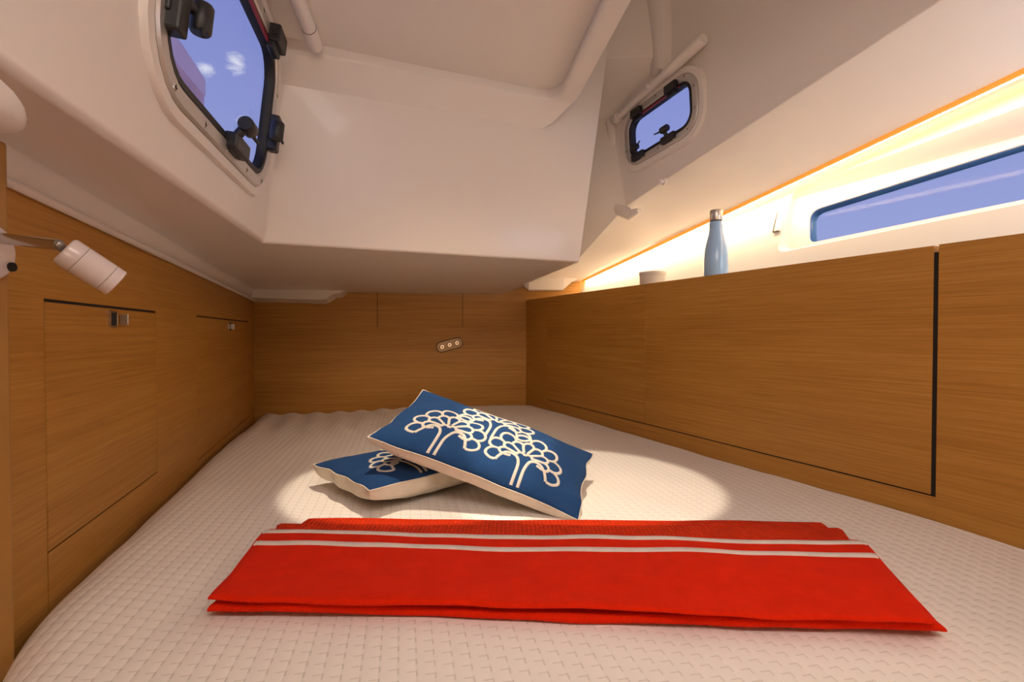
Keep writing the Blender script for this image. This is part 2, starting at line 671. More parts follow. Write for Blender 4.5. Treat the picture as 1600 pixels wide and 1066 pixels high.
ZP, ZS = 0.158, -0.297
bm = bmesh.new()
FA, FB, FC = sR(2.283), sR(1.67), sR(0.934)
box(bm, sR(2.50), FA, 0, 0.018, -0.62, ZP)                        # strip at the back corner
box(bm, FA, FC + 0.008, 0, 0.018, -0.62, ZS - 0.0025)              # plinth
box(bm, FC + 0.0085, sR(0.35), -0.001, 0.018, -0.62, ZP + 0.001)   # fixed end panel
box(bm, sR(2.50), sR(0.35), 0.022, 0.03, -0.62, ZP - 0.03, mat=1)  # backing
tag(obj('wall_right', bm, [M_OAK, M_DARK], mw=MW_R), kind='structure')
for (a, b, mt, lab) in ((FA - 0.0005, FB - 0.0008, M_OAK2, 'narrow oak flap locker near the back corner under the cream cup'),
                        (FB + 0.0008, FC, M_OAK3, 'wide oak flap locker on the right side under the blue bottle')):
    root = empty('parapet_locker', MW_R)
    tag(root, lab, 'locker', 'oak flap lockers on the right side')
    bmx = bmesh.new()
    box(bmx, a, b, -0.001, 0.018, ZS + 0.0005, ZP + 0.0005, bev=0.0006, seg=1)
    obj('door', bmx, mt, root)
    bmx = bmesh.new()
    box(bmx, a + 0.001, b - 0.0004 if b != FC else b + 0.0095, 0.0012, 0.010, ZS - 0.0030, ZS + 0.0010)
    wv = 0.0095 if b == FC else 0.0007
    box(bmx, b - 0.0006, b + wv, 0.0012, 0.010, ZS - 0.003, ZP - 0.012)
    obj('flap_gap_shade', bmx, M_DARK, root)  # dark filler along the flap seams, coloured as their shade
bm = bmesh.new()
box(bm, sR(2.56), sR(0.35), 0.0185, 0.34, 0.085, 0.10)
tag(obj('wall_right_shelf', bm, M_HULL, mw=MW_R), kind='structure')

# hull side behind the shelf: X = 1.48 - .4525 Y + (z - .2)/3
a_ = Vector((0.4525, -1, 0)).normalized()
nin = Vector((-1, -0.4525, 1 / 3.0)).normalized()
bup = nin.cross(a_)
if bup.z < 0:
    bup = -bup
MW_H = basis((1.48, 0, 0.2), a_, bup, a_.cross(bup))
def depth_of(sx):
    return 0.020 + (sx + 1.70) * 0.11


def hull_pt(u, v, deep):
    """point of the recessed (deep) or flush hull face seen at pixel (u, v), in the hull's own plane coordinates"""
    inv_ = MW_H.inverted()
    o3 = inv_ @ Vector((0, 0, 0))
    d3 = inv_.to_3x3() @ ray(u, v)
    sx = -1.2
    for _ in range(30):
        zt_ = -depth_of(sx) if deep else 0.0
        t_ = (zt_ - o3.z) / d3.z
        p_ = o3 + d3 * t_
        sx = p_.x
    return (p_.x, p_.y)


outer = [hull_pt(1212, 396, 0), hull_pt(1950, 248, 0), hull_pt(1950, 36, 0), hull_pt(1240, 298, 0)]
inner = [hull_pt(1231, 391, 1), hull_pt(1930, 248, 1), hull_pt(1930, 120, 1), hull_pt(1240, 311, 1)]
glass = [hull_pt(1264, 380, 1), hull_pt(1900, 251, 1), hull_pt(1900, 131, 1), hull_pt(1264, 330, 1)]
lo = roundpoly(outer, [.034, .03, .03, .02])
li = roundpoly(inner, [.016, .03, .03, .012])
lg = roundpoly(glass, [.022, .03, .03, .034])
bm = bmesh.new()
edge = [(-2.80, -1.2), (-0.42, -1.2), (-0.42, 0.56), (-2.80, 0.20)]
ve = loop(bm, edge, 0)
vo = loop(bm, lo, 0)
allv = ve + vo
for t in tessellate_polygon([[Vector((x, y, 0)) for x, y in edge], [Vector((x, y, 0)) for x, y in lo]]):
    try:
        bm.faces.new([allv[i] for i in t])
    except ValueError:
        pass
lo2 = [(a[0] * .93 + b[0] * .07, a[1] * .93 + b[1] * .07) for a, b in zip(lo, li)]
v1 = loop(bm, lo2, -0.003)
v2 = [bm.verts.new((x, y, -depth_of(x))) for x, y in li]
bridge(bm, vo, v1)
bridge(bm, v1, v2)
v3 = [bm.verts.new((x, y, -depth_of(x))) for x, y in lg]
bridge(bm, v2, v3)
v4 = [bm.verts.new((x, y, -depth_of(x) - .005)) for x, y in lg]
bridge(bm, v3, v4)
tag(obj('wall_hull', bm, M_HULL, mw=MW_H, smooth=True, sharp=22), kind='structure')
win3 = empty('window_3', MW_H)
tag(win3, kind='structure')
bm = bmesh.new()
lgi = roundpoly([(x + (0.010 if x < -1 else -0.01), y + (0.0 if i < 2 else -0.006)) for i, (x, y) in enumerate(glass)], [.020, .03, .03, .03])
dl_ = lambda L, q: [bm.verts.new((x, y, -depth_of(x) - q)) for x, y in L]
v3 = dl_(lg, 0.0052)
v4 = dl_(lg, 0.020)
v5 = dl_(lgi, 0.020)
bridge(bm, v3, v4)
bridge(bm, v4, v5)
tag(obj('pane_edge', bm, M_ACRY, win3), 'dark blue polished edge of the acrylic pane')
bm = bmesh.new()
v5 = dl_(lg, 0.021)
bm.faces.new(v5)
obj('pane', bm, M_GLASS, win3)
bm = bmesh.new()
box(bm, -1.712, -1.690, 0.112, 0.172, -0.004, 0.006, bev=0.002)
st = obj('blind_clip', bm, M_PIPE, win3)
bm = bmesh.new()
box(bm, -1.7145, -1.7120, 0.112, 0.175, -0.002, 0.0065)
box(bm, -1.7145, -1.695, 0.1105, 0.1125, 0.003, 0.0068)
obj('clip_slot', bm, simple('brown_shadow_gap', (0.10, 0.07, 0.05), 0.7), st)
# straight hull side beside the camera
bm = bmesh.new()
xh = 1.48 - 0.4525 * 0.42
box(bm, 1.36, 1.40, -3.0, 0.42, ZF, 1.2)
tag(obj('wall_near_right', bm, M_HULL), kind='structure')

# ------------------------------------------------------------------ moulded white liner
YN = -3.0


def L1(Y):
    return Vector((-0.412 - 0.325 * Y, Y, 0.185 - 0.0226 * (Y - 0.631)))


def L2(Y):
    return Vector((-0.334 - 0.228 * Y, Y, 0.2275))


def L3(Y):
    return Vector((1.2145 - 0.4525 * Y, Y, 0.4455 + 0.193 * (1.8 - Y)))


def LL(Y):
    return Vector((1.47 - 0.4525 * Y, Y, 0.524 - 0.18 * (Y - 1.01)))


V = Vector
band = V((0.014, 0.004, 0.036))
l1a, l1b, l1d, l1c = V((-0.60, YN, 0.19)), L1(0.57), L1(1.30), L1(2.30)
lma, lmb, lmd, lmc = [p + band for p in (l1a, l1b, l1d, l1c)]
lmc = lmc + V((0, 0, 0.004))
l2a, l2b, C0 = V((-0.38, YN, .2275)), L2(0.20), V((-0.629, 1.301, 0.2275))
ZC = 0.735
t1a, t1b, D0 = l2a + V((.06, 0, ZC - .2275)), l2b + V((.06, 0, ZC - .2275)), V((-.580, 1.321, ZC))
Dm = V((0.150, 1.627, ZC))
ZH = 1.12
H1 = V((0.150, 1.627, ZH))
C1 = V((0.217, 1.655, 0.227))
E1 = V((0.311, 1.694, 0.902))
E2 = at(1040, 88, 1.63)
H2 = V((E2.x, E2.y, ZH))
H1b = V((E1.x, E1.y, ZH))
Pn = V((0.44, -3.0, ZC))
Pm = V((0.205, 1.13, ZC))
B1 = at(955, 185, 1.883)
l3f, l3n, l3m = at(978, 322, 1.8), L3(-0.0), L3(1.63)
l3z = V((l3n.x, YN, l3n.z))
R_ = at(780, 459, 2.42)
R0 = at(548, 457, 2.36)
S_ = at(905, 404, 2.0)
S2 = at(822, 447, 2.46)
LLf, LLs, LLn = LL(2.52), LL(2.0), LL(0.42)
LLz = V((LLn.x, YN, LLn.z))
BK = at(870, 190, 1.95)
W2t = V((l3n.x, l3n.y, ZH))
W2z = V((l3n.x, YN, ZH))
pts = {}
bm = bmesh.new()


def vv(p):
    k = tuple(round(c, 5) for c in p)
    if k not in pts:
        pts[k] = bm.verts.new(p)
    return pts[k]


def face(*ps):
    bm.faces.new([vv(p) for p in ps])


face(l1a, l1b, lmb, lma)
face(l1b, l1d, lmd, lmb)
face(l1d, l1c, lmc, lmd)
face(lma, lmb, l2b, l2a)
face(lmb, lmd, C0, l2b)
face(lmd, lmc, R0, C0)
face(C0, R0, R_, C1)
face(l2a, l2b, t1b, t1a)
face(l2b, C0, D0, t1b)
face(C0, C1, E1, Dm, D0)
face(Dm, E1, H1b, H1)
face(E1, E2, H2, H1b)
face(t1a, t1b, Pm, Pn)
face(t1b, D0, Dm, Pm)
Pnh, Pmh = V((Pn.x, Pn.y, ZH)), V((Pm.x, Pm.y, ZH))
face(Dm, H1, Pmh, Pm)
face(Pm, Pmh, Pnh, Pn)
face(H1, H1b, H2, W2t, Pmh)
face(Pmh, W2t, W2z, Pnh)
# window face on the right
face(l3f, l3m, E2, B1)
face(l3m, l3n, W2t, H2, E2)
face(l3n, l3z, W2z, W2t)
# pocket
face(E1, B1, E2)
face(E1, BK, B1)
face(BK, S_, l3f, B1)
face(C1, R_, BK, E1)
face(R_, S2, S_, BK)
# soffit on the right
LLm = LL(1.63)
face(l3n, l3m, LLm, LLn)
face(l3m, l3f, LLs, LLm)
face(l3z, l3n, LLn, LLz)
face(l3f, S_, S2, LLf, LLs)
bmesh.ops.recalc_face_normals(bm, faces=bm.faces)
# bevels: wide fillets on the big mould edges
bw = bm.edges.layers.float.new('bevel_weight_edge')


def setw(a, b, w):
    va, vb = vv(a), vv(b)
    for e in va.link_edges:
        if e.other_vert(va) == vb:
            e[bw] = w


W = 0.05
for a, b, w in ((l2a, l2b, .045), (l2b, C0, .045), (lma, lmb, .02), (lmb, lmd, .02), (lmd, lmc, .012), (l1b, l1d, 0), (C0, C1, .028),
                (C0, D0, .030), (C1, E1, .028), (D0, Dm, .02), (t1b, D0, .02), (t1a, t1b, .02), (E1, E2, .012), (l3n, l3m, .012), (l3m, l3f, .012),
                (l3z, l3n, .012), (l3f, B1, .02), (C1, R_, .012), (l3f, S_, .012), (E1, B1, .012), (E2, H2, .03), (E2, B1, .012), (B1, BK, .012)):
    setw(a, b, w / W)
me = bpy.data.meshes.new('ceiling')
bm.to_mesh(me)
bm.free()
ceil = bpy.data.objects.new('ceiling', me)
COL.objects.link(ceil)
bv = ceil.modifiers.new('b', 'BEVEL')
bv.limit_method = 'WEIGHT'
bv.width = W
bv.segments = 5
bv.use_clamp_overlap = True
so = ceil.modifiers.new('s', 'SOLIDIFY')
so.thickness = 0.012
so.offset = 1.0

# window planes
nW1 = V((0.969, 0.221, -0.115)).normalized()
aW1 = V((-0.228, 1, 0)).normalized()
aW1 = (aW1 - nW1 * aW1.dot(nW1)).normalized()
bW1 = nW1.cross(aW1)
cW1 = V((-0.334, 0, 0.2275)) + aW1 * 0.9675 + bW1 * 0.278
MW_W1 = basis(cW1, aW1, bW1, nW1)
nW2 = V((-1, -0.4525, 0)).normalized()
aW2 = V((0.406, -0.897, 0.173)).normalized()
rot = Matrix.Rotation(-0.10, 3, nW2)
aW2 = rot @ aW2
aW2 = (aW2 - nW2 * aW2.dot(nW2)).normalized()
bW2 = nW2.cross(aW2)
a0 = V((0.406, -0.897, 0.173)).normalized()
b0 = nW2.cross(a0)
cW2 = V((0.468, 1.65, 0.69)) + a0 * 0.006 + b0 * (-0.022)
MW_W2 = basis(cW2, aW2, bW2, nW2)
WIN = {1: (MW_W1, 0.535, 0.285, 0.07), 2: (MW_W2, 0.283, 0.132, 0.04)}
cutters = []
for k, (mw, w, h, r) in WIN.items():
    bmx = bmesh.new()
    A = loop(bmx, rrect(w + 0.016, h + 0.016, r + 0.008), -0.12)
    B = loop(bmx, rrect(w + 0.016, h + 0.016, r + 0.008), 0.045)
    bridge(bmx, A, B)
    bmx.faces.new(A[::-1])
    bmx.faces.new(B)
    c = obj('cutter', bmx, M_LINER, mw=mw)
    cutters.append(c)
    bo = ceil.modifiers.new('c%d' % k, 'BOOLEAN')
    bo.object = c
    bo.operation = 'DIFFERENCE'
    bo.solver = 'EXACT'
bpy.context.view_layer.update()
dg = bpy.context.evaluated_depsgraph_get()
me2 = bpy.data.meshes.new_from_object(ceil.evaluated_get(dg), depsgraph=dg)
ceil.modifiers.clear()
ceil.data = me2
me2.materials.clear()
me2.materials.append(M_LINER)
me2.shade_smooth()
me2.set_sharp_from_angle(angle=math.radians(32))
tag(ceil, kind='structure')
for c in cutters:
    md = c.data
    bpy.data.objects.remove(c)
    bpy.data.meshes.remove(md)


def sweep(name, path, section, mats, closed=False, up=V((0, 0, 1)), parent=None, smooth=True, sharp=35, scales=None):
    """sweep a 2D section (side, up) along a 3D path"""
    bmx = bmesh.new()
    rings = []
    N = len(path)
    for i, p in enumerate(path):
        a = path[max(i - 1, 0)]
        b = path[min(i + 1, N - 1)]
        t = (b - a).normalized()
        s = t.cross(up).normalized()
        u = s.cross(t)
        # keep width through bends
        k = 1.0
        if 0 < i < N - 1:
            t0 = (p - a).normalized()
            k = 1 / max(0.5, math.sqrt((1 + t0.dot((b - p).normalized())) / 2))
        sc_ = scales[i] if scales else 1.0
        rings.append([bmx.verts.new(p + s * (x * k * sc_) + u * (y * sc_)) for x, y in section])
    M = len(section)
    for A, B in zip(rings, rings[1:]):
        for j in range(M):
            bmx.faces.new((A[j], A[(j + 1) % M], B[(j + 1) % M], B[j]))
    bmx.faces.new(rings[0][::-1])
    bmx.faces.new(rings[-1])
    return obj(name, bmx, mats, parent, smooth=smooth, sharp=sharp)


def circ(r, n=12, sx=1.0):
    return [(sx * r * math.cos(2 * math.pi * k / n), r * math.sin(2 * math.pi * k / n)) for k in range(n)]


# raised rim round the recessed ceiling panel (front edge, rounded corner, right edge)
dF = V((1, 0.419, 0)).normalized()
nF = V((0.419, -1, 0)).normalized()
pL = V((-.62, 1.304, 0)) + nF * 0.022
pC = V((0.150, 1.627, 0)) + nF * 0.022 + dF * -0.004
dR = V((0.075, -0.62, 0)).normalized()
path = [pL, pL.lerp(pC, .5)]
rr_ = 0.12
p_s = pC - dF * rr_
p_e = pC + dR * rr_
for k in range(13):
    t = k / 12
    path.append(p_s * (1 - t) ** 2 + pC * 2 * t * (1 - t) + p_e * t * t)
path += [pC + dR * 0.5, pC + dR * 1.2, pC + dR * 2.4]
for p in path:
    p.z = 0.711
bmx = bmesh.new()
rings = []
for i, p in enumerate(path):
    t = (path[min(i + 1, len(path) - 1)] - path[max(i - 1, 0)]).normalized()
    sd = V((t.y, -t.x, 0))                     # towards the recessed panel
    f = max(0.0, min(1.0, t.dot(dF)))          # 1 along the front wall, 0 along the side
    drop = 0.024 + 0.060 * f * f
    sec = [(-0.026, -drop)]
    for k in range(1, 7):
        q = k / 6
        sec.append((-0.026 + 0.040 * q + 0.004 * q * (1 - q), -drop + (drop - 0.012) * q ** 0.85))
    sec += [(0.0185, -0.007), (0.0195, 0.0), (0.012, 0.03), (-0.026, 0.03)]
    rings.append([bmx.verts.new(p + sd * x + V((0, 0, y))) for x, y in sec])
for A, B in zip(rings, rings[1:]):
    bridge(bmx, A, B)
bmx.faces.new(rings[0][::-1])
bmx.faces.new(rings[-1])
tag(obj('trim_2', bmx, M_LINER, smooth=True, sharp=40), kind='structure')

# thin bead where the liner meets the left panelling
tag(sweep('trim_3', [L1(0.585) + V((.006, .002, -.004)), L1(1.3) + V((.006, .002, -.004)), L1(2.30) + V((.006, .002, -.004))], circ(0.006, 10), M_LINER), kind='structure')

# flange ends at the back wall
z1_, z2_ = 0.132, 0.168
bm = bmesh.new()
sA, sB = -1.19, -0.80
prof = [(-1.25, z1_ + .008), (-0.862, z1_), (-0.845, z1_ + .004), (-0.815, z1_ + .026), (-0.785, z1_ + .030), (-0.760, z1_ + .058), (-1.25, z1_ + .07)]
A = [bm.verts.new((x, -0.075, z + (0.014 if i < 5 else 0))) for i, (x, z) in enumerate(prof)]
B = [bm.verts.new((x, 0.0, z)) for x, z in prof]
bridge(bm, A, B)
bm.faces.new(A)
bm.faces.new(B[::-1])
tag(obj('trim_4', bm, M_LINER, mw=MW_B, smooth=True, sharp=20), kind='structure')
bm = bmesh.new()
P = lambda u, v, Y: at(u, v, Y)
low = [P(819, 447, 2.36), P(826, 453, 2.36), P(880, 453, 2.40), P(893, 441, 2.42), P(908, 433, 2.44)]
topv = [p + V((0.0, -0.06, 0.085)) for p in low]
back = [p + V((0, 0.12, 0.004)) for p in low]
a = [bm.verts.new(p) for p in low]
b = [bm.verts.new(p) for p in topv]
c = [bm.verts.new(p) for p in back]
for i in range(4):
    bm.faces.new((a[i], a[i + 1], b[i + 1], b[i]))
    bm.faces.new((a[i], a[i + 1], c[i + 1], c[i]))
    bm.faces.new((b[i], b[i + 1], c[i + 1], c[i]))
bm.faces.new((a[0], b[0], c[0]))
bm.faces.new((a[4], b[4], c[4]))
tag(obj('trim_5', bm, M_LINER, smooth=True, sharp=20), kind='structure')

# moulded boss at the near left end of the soffit channel
bm = bmesh.new()
bmesh.ops.create_uvsphere(bm, u_segments=36, v_segments=20, radius=1)
for v in bm.verts:
    x, y, z = v.co
    f = lambda q, e: math.copysign(abs(q) ** e, q)
    v.co = V((f(x, .7) * 0.045, f(y, .75) * 0.25, f(z, .7) * 0.030))
mw = basis((-0.393, 0.200, 0.182), (0.985, 0.17, 0), (-0.17, 0.985, 0), (0, 0, 1))
tag(obj('trim_6', bm, M_LINER, mw=mw, smooth=True), kind='structure')

# vertical mould rib beside the right portlight, with its foot turning forward
rp = [at(956, 190, 1.885), at(962, 260, 1.882), at(964, 308, 1.865), at(970, 328, 1.835), at(985, 336, 1.775), at(999, 329, 1.735)]
tag(sweep('trim_7', rp, circ(0.024, 18), M_LINER, up=V((0.9, 0.4, 0.05)), scales=(1, 1, 1, .95, .75, .40)), kind='structure')
# rib where the high part of the front meets the right face
rp = [at(1036, 125, 1.72), at(1042, 100, 1.650), at(1041, 70, 1.650), at(1036, 20, 1.650), at(1028, -40, 1.650)]
tag(sweep('trim_8', rp, circ(0.046, 28), M_LINER, up=V((0.9, 0.4, 0.05))), kind='structure')

# ------------------------------------------------------------------ opening portlights
def portlight(k, latches, hinges):
    mw, w, h, r = WIN[k]
    big = k == 1
    root = empty('window_%d' % k, mw)
    tag(root, kind='structure')
    fw = 0.034 if big else 0.030
    bmx = bmesh.new()
    ring(bmx, rrect(w + 2 * fw + 0.045, h + 2 * fw + 0.045, r + fw + 0.022), rrect(w + 2 * fw - 0.004, h + 2 * fw - 0.004, r + fw), -0.012, 0.008, ch=0.006)
    obj('bezel', bmx, M_LINER, root, smooth=True, sharp=50)
    bmx = bmesh.new()
    ring(bmx, rrect(w + 2 * fw, h + 2 * fw, r + fw), rrect(w + 0.012, h + 0.012, r + 0.006), -0.01, 0.012, ch=0.003)
    fr = obj('frame', bmx, M_ALU, root, smooth=True, sharp=30)
    # screws round the frame
    sr = rrect(w + fw + 0.01, h + fw + 0.01, r + fw / 2, 6)
    n = 14
    per = [0]
    for i in range(len(sr)):
        a, b = sr[i], sr[(i + 1) % len(sr)]
        per.append(per[-1] + math.dist(a, b))
    sm = None
    for i in range(n):
        d = per[-1] * (i + 0.35) / n
        j = max(q for q in range(len(sr)) if per[q] <= d)
        a, b = sr[j], sr[(j + 1) % len(sr)]
        t = (d - per[j]) / max(1e-6, per[j + 1] - per[j])
        if sm is None:
            bs = bmesh.new()
            q = 0.0062 if big else 0.0042
            cyl(bs, (0, 0, 0.0105), (0, 0, 0.0135), 0, n=12, prof=[(0, q), (.5, q), (1, q * .7)])
            box(bs, -q * .7, q * .7, -q * .15, q * .15, 0.0128, 0.0138, mat=1)
            box(bs, -q * .15, q * .15, -q * .7, q * .7, 0.0128, 0.0138, mat=1)
            so_ = obj('screw', bs, [M_STEEL, M_DARK], fr)
            sm = so_.data
        else:
            so_ = bpy.data.objects.new('screw', sm)
            COL.objects.link(so_)
            so_.parent = fr
        so_.location = (a[0] + (b[0] - a[0]) * t, a[1] + (b[1] - a[1]) * t, 0)
    bmx = bmesh.new()
    gw = 0.014 if big else 0.009
    ring(bmx, rrect(w + 0.013, h + 0.013, r + 0.006), rrect(w - gw, h - gw, r - gw / 2), -0.012, 0.010, ch=0.003)
    obj('gasket', bmx, M_RUBBER, root, smooth=True, sharp=40)
    bmx = bmesh.new()
    bmx.faces.new(loop(bmx, rrect(w, h, r), -0.004))
    obj('pane', bmx, M_GLASS, root)
    # red strip of the seal along the hinge side
    bmx = bmesh.new()
    box(bmx, -w * 0.30, w * 0.36, h / 2 - gw * .55, h / 2 - gw * .05, 0.006, 0.0108)
    tag(obj('seal_strip', bmx, M_RED, root), 'dark red strip of the seal on the hinge side')
    sc = 1.0 if big else 0.72
    for (x, y, ang) in hinges:
        hm = Matrix.Translation((x, y, 0)) @ Matrix.Rotation(math.radians(ang), 4, 'Z') @ Matrix.Scale(sc, 4)
        bmx = bmesh.new()
        box(bmx, -0.034, 0.034, -0.012, 0.026, 0.008, 0.034, bev=0.004)
        box(bmx, -0.028, 0.028, -0.026, -0.008, 0.006, 0.024, bev=0.004)
        hg = obj('hinge', bmx, M_BLACK, root, mw=hm)
        bmx = bmesh.new()
        cyl(bmx, (-0.037, 0.008, 0.022), (0.037, 0.008, 0.022), 0.009, n=14)
        obj('hinge_pin', bmx, M_RUBBER, hg)
    for (x, y, ang, lev) in latches:
        hm = Matrix.Translation((x, y, 0)) @ Matrix.Rotation(math.radians(ang), 4, 'Z') @ Matrix.Scale(sc, 4)
        bmx = bmesh.new()
        box(bmx, -0.042, 0.042, -0.020, 0.010, 0.006, 0.030, bev=0.004)
        box(bmx, -0.036, 0.020, -0.024, -0.012, 0.006, 0.018, bev=0.003)
        lt = obj('latch', bmx, M_BLACK, root, mw=hm)
        bmx = bmesh.new()
        cyl(bmx, (-0.012, 0.010, 0.018), (-0.012, 0.030, 0.030), 0.009, n=14)
        cyl(bmx, (-0.026, 0.034, 0.034), (0.016, 0.034, 0.034), 0, n=22, prof=[(0, .012), (.08, .0145), (.92, .0145), (1, .012)])
        obj('knob', bmx, M_BLACK, lt, smooth=True, sharp=40)
        bmx = bmesh.new()
        dx, dy = lev
        cyl(bmx, (-0.004, 0.030, 0.034), (-0.004 + dx, 0.030 + dy, 0.044), 0.005, 0.0028, n=8)
        obj('lever', bmx, M_BLACK, lt)
    return root


portlight(1, latches=((0.035, -0.142, 0, (0.040, -0.012)), (-0.262, -0.060, -90, (0.03, -0.01)), (0.272, -0.03, 90, (-0.02, -0.02))),
          hinges=((0.205, 0.150, 0), (-0.17, 0.150, 0)))
portlight(2, latches=((0.048, -0.070, 0, (-0.055, 0.002)), (-0.098, -0.068, 0, (0.05, 0.012))), hinges=((0.072, 0.068, 0), (-0.095, 0.070, 0)))

# ------------------------------------------------------------------ LED strip along the hull side
led = empty('led_strip', frame((0, 0, 0), (1, 0)))
tag(led, 'long orange edged LED light strip under the soffit above the right shelf', 'light strip')
pa = [LL(2.50), LL(1.8), LL(1.2), LL(0.45)]
off = V((0.004, 0.002, 0.004))
sweep('diffuser', [p + off for p in pa], [(-.003, -.014), (.003, -.014), (.003, .005), (-.003, .005)], M_ORANGE, parent=led, smooth=False)
nx = V((0.911, 0.4123, 0))
bm = bmesh.new()
prev = None
for Y in (2.49, 2.2, 1.9, 1.6, 1.3, 1.0, 0.7, 0.45):
    p = LL(Y) + V((0.010, 0.004, -0.007))
    q = p + V((0.012, 0.005, 0.001))
    a, b = bm.verts.new(p), bm.verts.new(q)
    if prev:
        bm.faces.new((prev[0], a, b, prev[1]))
    prev = (a, b)
me = bpy.data.meshes.new('led_tape')
bmesh.ops.recalc_face_normals(bm, faces=bm.faces)
bm.to_mesh(me)
bm.free()
tag(link('led_tape', me, M_LED, led), 'glowing warm white LED tape')
bm = bmesh.new()
pv = None
for Y in (2.55, 1.9, 1.3, 0.42):
    p = LL(Y) + V((-0.002, 0, 0.006))
    zq = p.z + 0.03
    q = V((1.50 - 0.4525 * Y + (zq - 0.2) / 3, Y, zq))
    a, b = bm.verts.new(p), bm.verts.new(q)
    if pv:
        bm.faces.new((pv[0], a, b, pv[1]))
    pv = (a, b)
tag(obj('trim_9', bm, M_LINER), kind='structure')

# ------------------------------------------------------------------ pipes and hooks on the liner
cp = empty('conduit_pipe', frame((-0.47, 1.1, 0.71), (1, 0)))
tag(cp, 'white round conduit pipe on the ceiling beside the left portlight', 'pipe')
iv = Matrix.Translation((0.47, -1.1, -0.71))
bm = bmesh.new()
cyl(bm, iv @ V((-0.36, 0.45, 0.725)), iv @ V((-0.478, 1.215, 0.717)), 0.0165, n=20)
obj('tube', bm, M_PIPE, cp, smooth=True, sharp=40)
bm = bmesh.new()
cyl(bm, iv @ V((-0.4777, 1.213, 0.717)), iv @ V((-0.4785, 1.218, 0.717)), 0.0172, n=20)
obj('joint_ring', bm, M_GREY, cp)
bm = bmesh.new()
cyl(bm, iv @ V((-0.4785, 1.218, 0.717)), iv @ V((-0.4875, 1.283, 0.708)), 0, n=20, prof=[(0, .0175), (.9, .0175), (1, .015)])
obj('end_sleeve', bm, M_PIPE, cp, smooth=True, sharp=40)

rp0, rp1 = at(963, 186, 1.83), at(1100, 60, 1.44)
rl = empty('curtain_rail', Matrix.Translation(rp0))
tag(rl, 'white tubular rail above the right portlight', 'rail')
dv = rp1 - rp0
bm = bmesh.new()
cyl(bm, (0, 0, 0), dv * 0.62, 0.0125, n=18)
obj('tube', bm, M_PIPE, rl, smooth=True, sharp=40)
bm = bmesh.new()
cyl(bm, dv * 0.62, dv, 0, n=18, prof=[(0, .0125), (.02, .0165), (.97, .0165), (1, .014)])
obj('end_sleeve', bm, M_PIPE, rl, smooth=True, sharp=40)
bm = bmesh.new()
cyl(bm, dv * -0.02, dv * 0.03, 0, n=18, prof=[(0, .012), (.2, .016), (1, .016)])
obj('end_cap', bm, M_PIPE, rl, smooth=True, sharp=40)
rf = empty('clip', Matrix.Translation(at(1013, 136, 1.62)))
tag(rf, 'tiny pale wire clip on the rail above the right portlight', 'clip')
bm = bmesh.new()
cyl(bm, (0, 0, 0), (-0.008, -0.010, 0), 0.007, 0.004, n=12)
obj('body', bm, M_PIPE, rf)


def hook(p, nrm, label):
    q = V(nrm).to_track_quat('Z', 'Y').to_matrix().to_4x4()
    mw = Matrix.Translation(p) @ q
    h = empty('curtain_hook', mw)
    tag(h, label, 'hook', 'small white curtain hooks on the liner')
    bmx = bmesh.new()
    cyl(bmx, (0, 0, -0.004), (0, 0, 0.016), 0, n=14, prof=[(0, .010), (.25, .010), (.35, .0045), (.75, .0045), (.8, .0075), (1, .006)])
    obj('stud', bmx, M_PIPE, h, smooth=True, sharp=40)


hook(at(296, 301, 0.885), (0.95, -0.1, -0.3), 'small white curtain stud below the left portlight')
hook(at(1037, 284, 1.522), (-0.9, -0.4, -0.1), 'small white curtain stud below the right portlight')

# ceiling downlights (above the top edge of the picture, two throw the pools of light, the third is added fill)
for (sx, sy), lab in zip(SPOTS + ((0.10, 0.20),), ('round recessed downlight in the ceiling, the left one of the pair', 'round recessed downlight in the ceiling, the right one of the pair', 'added round fill downlight in the ceiling near the foot of the berth')):
    dl = empty('downlight', Matrix.Translation((sx, sy, ZC)))
    tag(dl, lab, 'downlight', 'ceiling downlights over the berth')
    bm = bmesh.new()
    n = 28
    ring(bm, [(0.036 * math.cos(2 * math.pi * k / n), 0.036 * math.sin(2 * math.pi * k / n)) for k in range(n)],
         [(0.026 * math.cos(2 * math.pi * k / n), 0.026 * math.sin(2 * math.pi * k / n)) for k in range(n)], -0.008, 0.0)
    obj('rim', bm, M_CHROME, dl)
    bm = bmesh.new()
    cyl(bm, (0, 0, -0.004), (0, 0, -0.002), 0.0262, n=n)
    obj('lens', bm, M_LENS, dl)

